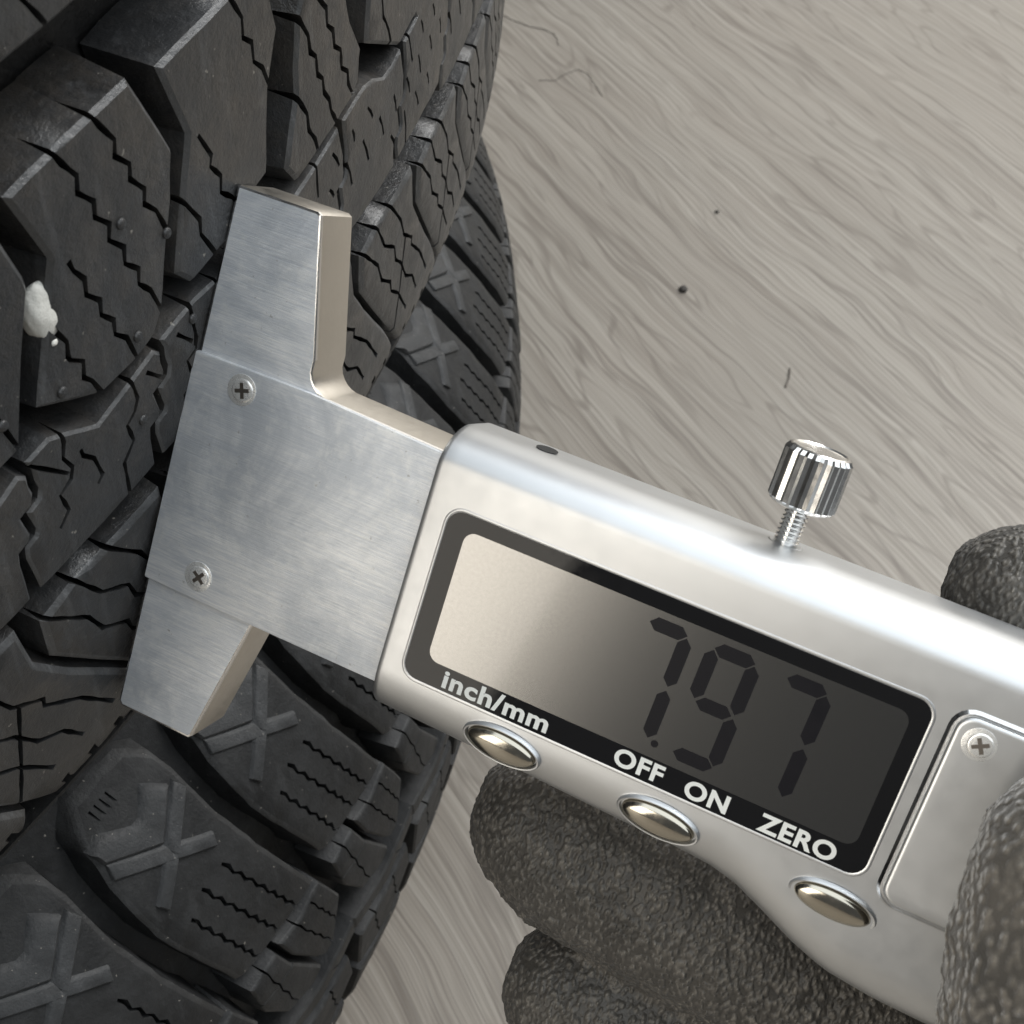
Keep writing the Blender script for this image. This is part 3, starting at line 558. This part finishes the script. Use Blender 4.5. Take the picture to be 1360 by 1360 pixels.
def text(body_, u_, v_, size, off, sx=1.0, nm='printed_word'):
    cu = bpy.data.curves.new(nm, 'FONT'); cu.body = body_; cu.size = size*MM; cu.align_x = 'CENTER'; cu.align_y = 'CENTER'; cu.offset = off*MM; cu.space_character = 1.08; cu.resolution_u = 6
    o = bpy.data.objects.new(nm, cu); C.objects.link(o); bpy.context.view_layer.update()
    me = bpy.data.meshes.new_from_object(o.evaluated_get(bpy.context.evaluated_depsgraph_get())); bpy.data.objects.remove(o)
    me.materials.clear(); me.materials.append(M_ink); r = bpy.data.objects.new(nm, me); link(r, win); r.location = (u_*MM, v_*MM, (NF+.10)*MM); r.scale = (sx, 1, 1); return r
text('inch/mm', 45.0, -12.35, 2.85, .09, 1.2); text('OFF', 61.6, -12.35, 2.75, .09, 1.08); text('ON', 69.2, -12.45, 2.75, .09, 1.08); text('ZERO', 79.0, -12.5, 2.75, .09, 1.08)
# buttons on the lower bevel
for bu, bv in ((47.1, -16.9), (65.4, -17.2), (84.5, -17.6)):
    e = bpy.data.objects.new('button', None); e.empty_display_size = .004; link(e, GA); e.location = (bu*MM, bv*MM, (NF-.12)*MM); e.rotation_euler = (math.radians(13), 0, math.radians(-2))
    N = 40; A, Bh = 4.1, 1.75
    def oval(prs, nm, mat):
        V = []; F = []
        for kk, hh in prs: V += [((A*kk)*math.cos(2*math.pi*i/N), (Bh+A*(kk-1)*.8 if kk > 1 else Bh*kk)*math.sin(2*math.pi*i/N), hh) for i in range(N)]
        for r_ in range(len(prs)-1):
            for i in range(N): F.append((r_*N+i, r_*N+(i+1) % N, (r_+1)*N+(i+1) % N, (r_+1)*N+i))
        F.append(tuple(range((len(prs)-1)*N, len(prs)*N))) if nm == 'button_cap' else None
        return mesh_obj(nm, V, F, mat, e, 50)
    oval([(1.14, -.3), (1.13, .12), (1.10, .24), (1.06, .22), (1.03, -.2)], 'button_collar', M_shell)
    oval([(1.06, -.25), (1.02, -.22)], 'button_gap', M_hole)
    oval([(.99, -.3), (.98, .15), (.93, .42), (.82, .62), (.65, .78), (.45, .88), (.22, .94), (.05, .95)], 'button_cap', M_btn)
# side cover with its screw, right of the window
cv = rrect(88.2, -14.8, 140, 6.6, 1.8)
ring('cover_rim', rrect(87.55, -15.35, 140.6, 7.2, 2.3), rrect(88.2, -14.8, 140, 6.6, 1.8), NF+.0, NF+.3, M_rim)
prism('side_cover', cv, NF-.2, NF+.5, M_shell, .5, seg=4)
screw(90.9, 4.2, NF+.53, 1.25, .5)
# hole in the top side
prism('oiling_hole', arc(39.9, 0, 1.25, 0, 360, 20)[:-1], 0, .06, M_hole, 0).matrix_local = Matrix(((1, 0, 0, 0), (0, 0, 1, 13.66*MM), (0, -1, 0, -5.4*MM), (0, 0, 0, 1)))
# locking thumbscrew
kn = bpy.data.objects.new('thumbscrew', None); kn.empty_display_size = .005; link(kn, GA)
kn.matrix_local = Matrix(((1, 0, 0, 67.0*MM), (0, 0, 1, 13.45*MM), (0, -1, 0, -5.0*MM), (0, 0, 0, 1)))
N = 52
def lathe(nm, prs, mat, knurl=0, parent=kn, n=N, cap=True):
    V = []; F = []
    for r_, h in prs:
        for i in range(n):
            rr = r_*(1-(knurl*(.5+.5*math.cos(i*math.pi)) if r_ > 3.2 else 0)); V.append((rr*math.cos(2*math.pi*i/n), rr*math.sin(2*math.pi*i/n), h))
    for q in range(len(prs)-1):
        for i in range(n): F.append((q*n+i, q*n+(i+1) % n, (q+1)*n+(i+1) % n, (q+1)*n+i))
    if cap: F.append(tuple(range((len(prs)-1)*n, len(prs)*n))); F.append(tuple(reversed(range(n))))
    return mesh_obj(nm, V, F, mat, parent, 25)
lathe('knob', [(2.9, 4.3), (3.25, 4.45), (3.55, 4.8), (3.55, 9.9), (3.25, 10.35), (2.9, 10.5), (2.7, 10.35), (1.2, 10.3)], M_chrome, .06)
th = []
for i in range(12): th += [(1.32, -1+i*.5), (1.32, -.9+i*.5), (1.05, -.72+i*.5), (1.05, -.62+i*.5)]
lathe('threaded_shaft', th, M_chrome, n=24)
lathe('shaft_collar', [(1.9, -.4), (1.9, .12), (1.7, .25), (1.35, .25)], M_shell, n=28)

# ------------------------------------------------------------------ gloved hand (one continuous skin)
def gl(u_, v_, n_): return Vector((u_, v_, n_))
chains = [
    # thumb on the face
    [(101, .5, 13.5, 9.6), (103.5, -6, 13.8, 11.0), (107, -16, 14.0, 11.8), (114, -30, 12, 12.2), (124, -44, 5, 14), (138, -56, -8, 19)],
    # index behind, tip over the top edge
    [(91.8, 13.6, -18.5, 8.8), (97.5, 12.4, -19.5, 9.8), (108, 6, -21, 10.4), (124, -4, -23, 11.0), (142, -22, -24, 13), (158, -44, -22, 18)],
    # middle finger under the body
    [(52.0, -33.4, -15.5, 10.2), (56.0, -33.9, -15.6, 11.5), (69, -35.2, -16.5, 11.8), (84, -38.0, -18, 11.2), (102, -41, -20, 11.8), (124, -46, -22, 14), (148, -56, -20, 19)],
    # ring finger
    [(62.6, -53.9, -16.5, 9.8), (67.0, -54.4, -16.8, 11.0), (80, -55.8, -18, 11.6), (100, -58.5, -20, 12.2), (122, -61, -20, 14.5), (146, -68, -18, 19)],
    # little finger
    [(78, -78, -15, 8.0), (90, -79, -16, 9.2), (110, -79, -17, 10.5), (134, -80, -16, 16)],
    # palm to wrist
    [(140, -58, -14, 20), (160, -68, -16, 25), (185, -84, -18, 26), (215, -104, -20, 25), (250, -128, -22, 27)],
    [(136, -78, -14, 18), (160, -86, -16, 21), (190, -100, -18, 22)],
    [(150, -46, -20, 18), (165, -58, -18, 22), (190, -78, -18, 24)],
]
ib = bmesh.new(); bmesh.ops.create_icosphere(ib, subdivisions=2, radius=1.0)
IV = np.array([v.co[:] for v in ib.verts]); IF = [[v.index for v in f.verts] for f in ib.faces]; ib.free()
HV, HF = [], []
for ch in chains:
    pts = []
    for a, b in zip(ch[:-1], ch[1:]):
        a = np.array(a, float); b = np.array(b, float); n_ = max(2, int(np.linalg.norm((b-a)[:3])/3.0))
        pts += [a+(b-a)*i/n_ for i in range(n_)]
    pts.append(np.array(ch[-1], float))
    for p in pts:
        k = len(HV); HV += [tuple(q) for q in IV*p[3]+p[:3]]; HF += [[i+k for i in f] for f in IF]
tmp = mesh_obj('tmp', HV, HF, M_glove)
rm = tmp.modifiers.new('r', 'REMESH'); rm.mode = 'VOXEL'; rm.voxel_size = .00062
sm = tmp.modifiers.new('s', 'SMOOTH'); sm.iterations = 18; sm.factor = .5
bpy.context.view_layer.update()
me = bpy.data.meshes.new_from_object(tmp.evaluated_get(bpy.context.evaluated_depsgraph_get())); bpy.data.objects.remove(tmp)
nv = len(me.vertices); cs = np.empty(nv*3, 'f'); ns = np.empty(nv*3, 'f'); me.vertices.foreach_get('co', cs); me.vertex_normals.foreach_get('vector', ns)
cs = cs.reshape(-1, 3); ns = ns.reshape(-1, 3); ff = np.empty(nv)
for i in range(nv):                        # wrinkles and crinkled coating
    q = Vector(cs[i]*1000.0)
    wr = Vector((q.x*.42+q.z*.1, q.y*.09, q.z*.12)); ff[i] = (abs(noise.noise(wr))-.25)*.55+noise.noise(q*.07)*.4+noise.noise(q*.28+Vector((5, 1, 2)))*.14+noise.noise(q*.62)*.05+(abs(noise.noise(q*1.1+Vector((3, 8, 1))))-.2)*.34+noise.noise(q*2.1)*.10
cs = cs+ns*(ff[:, None]*MM); me.vertices.foreach_set('co', cs.astype('f').ravel()); me.update()
me.polygons.foreach_set('use_smooth', [True]*len(me.polygons)); me.materials.clear(); me.materials.append(M_glove); me.materials.append(M_knit)
for p in me.polygons:
    if p.center.z > 2.5*MM: p.material_index = 1
hand = bpy.data.objects.new('gloved_hand', me); C.objects.link(hand); hand.matrix_world = mg
tag(hand, 'hand in a worn dark grey work glove gripping the gauge body', 'hand')

# ------------------------------------------------------------------ bits on the floor
def speck(x, y, r, lab):
    bm = bmesh.new(); bmesh.ops.create_icosphere(bm, subdivisions=2, radius=r*MM)
    for v in bm.verts: v.co *= 1+.5*noise.noise(v.co*900+Vector((x, y, 0))); v.co.z *= .6
    o = bm_obj('dirt_speck', bm, M_speck, None, 60); o.location = (x*MM, y*MM, r*.45*MM); tag(o, lab, 'dirt', 'dirt specks on the floor')
speck(-32.9, 360.1, 1.9, 'larger dark dirt speck lying on the grey floor right of the tyres')
speck(-39.3, 421.9, 1.1, 'smaller dark dirt speck on the grey floor farther from the gauge')
def fibre(pts, r, lab):
    bm = bmesh.new(); n = 6; rings = []
    P_ = [Vector(p) for p in resample([(x, y) for x, y in pts], 2, False)]
    P_ = [Vector((p[0], p[1], .35+.25*math.sin(i))) for i, p in enumerate(P_)]
    for i, p in enumerate(P_):
        d = (P_[min(i+1, len(P_)-1)]-P_[max(0, i-1)]).normalized(); a = d.orthogonal().normalized(); b = d.cross(a)
        rings.append([bm.verts.new((p+(a*math.cos(2*math.pi*k/n)+b*math.sin(2*math.pi*k/n))*r)*MM) for k in range(n)])
    for a, b in zip(rings[:-1], rings[1:]):
        for k in range(n): bm.faces.new((a[k], a[(k+1) % n], b[(k+1) % n], b[k]))
    bm.faces.new(rings[0]); bm.faces.new(rings[-1])
    tag(bm_obj('fibre', bm, M_hair, None, 60), lab, 'fibre', 'fibres on the floor')
fibre([(-206.9, 532.9), (-198, 531), (-189.2, 529.6), (-178, 531), (-173.4, 529.9), (-169.3, 525.9), (-166, 520)], .22, 'long curved brown fibre on the floor at the edge of the upper tyre')
fibre([(-160, 482), (-152.6, 487), (-150, 497), (-146.5, 503), (-141, 502), (-133, 494), (-125.4, 486)], .17, 'hooked brown fibre lying on the floor nearer the gauge')
fibre([(24.4, 334.8), (25.8, 329), (26.2, 322.9)], .4, 'short straight dark fibre on the floor above the thumbscrew')
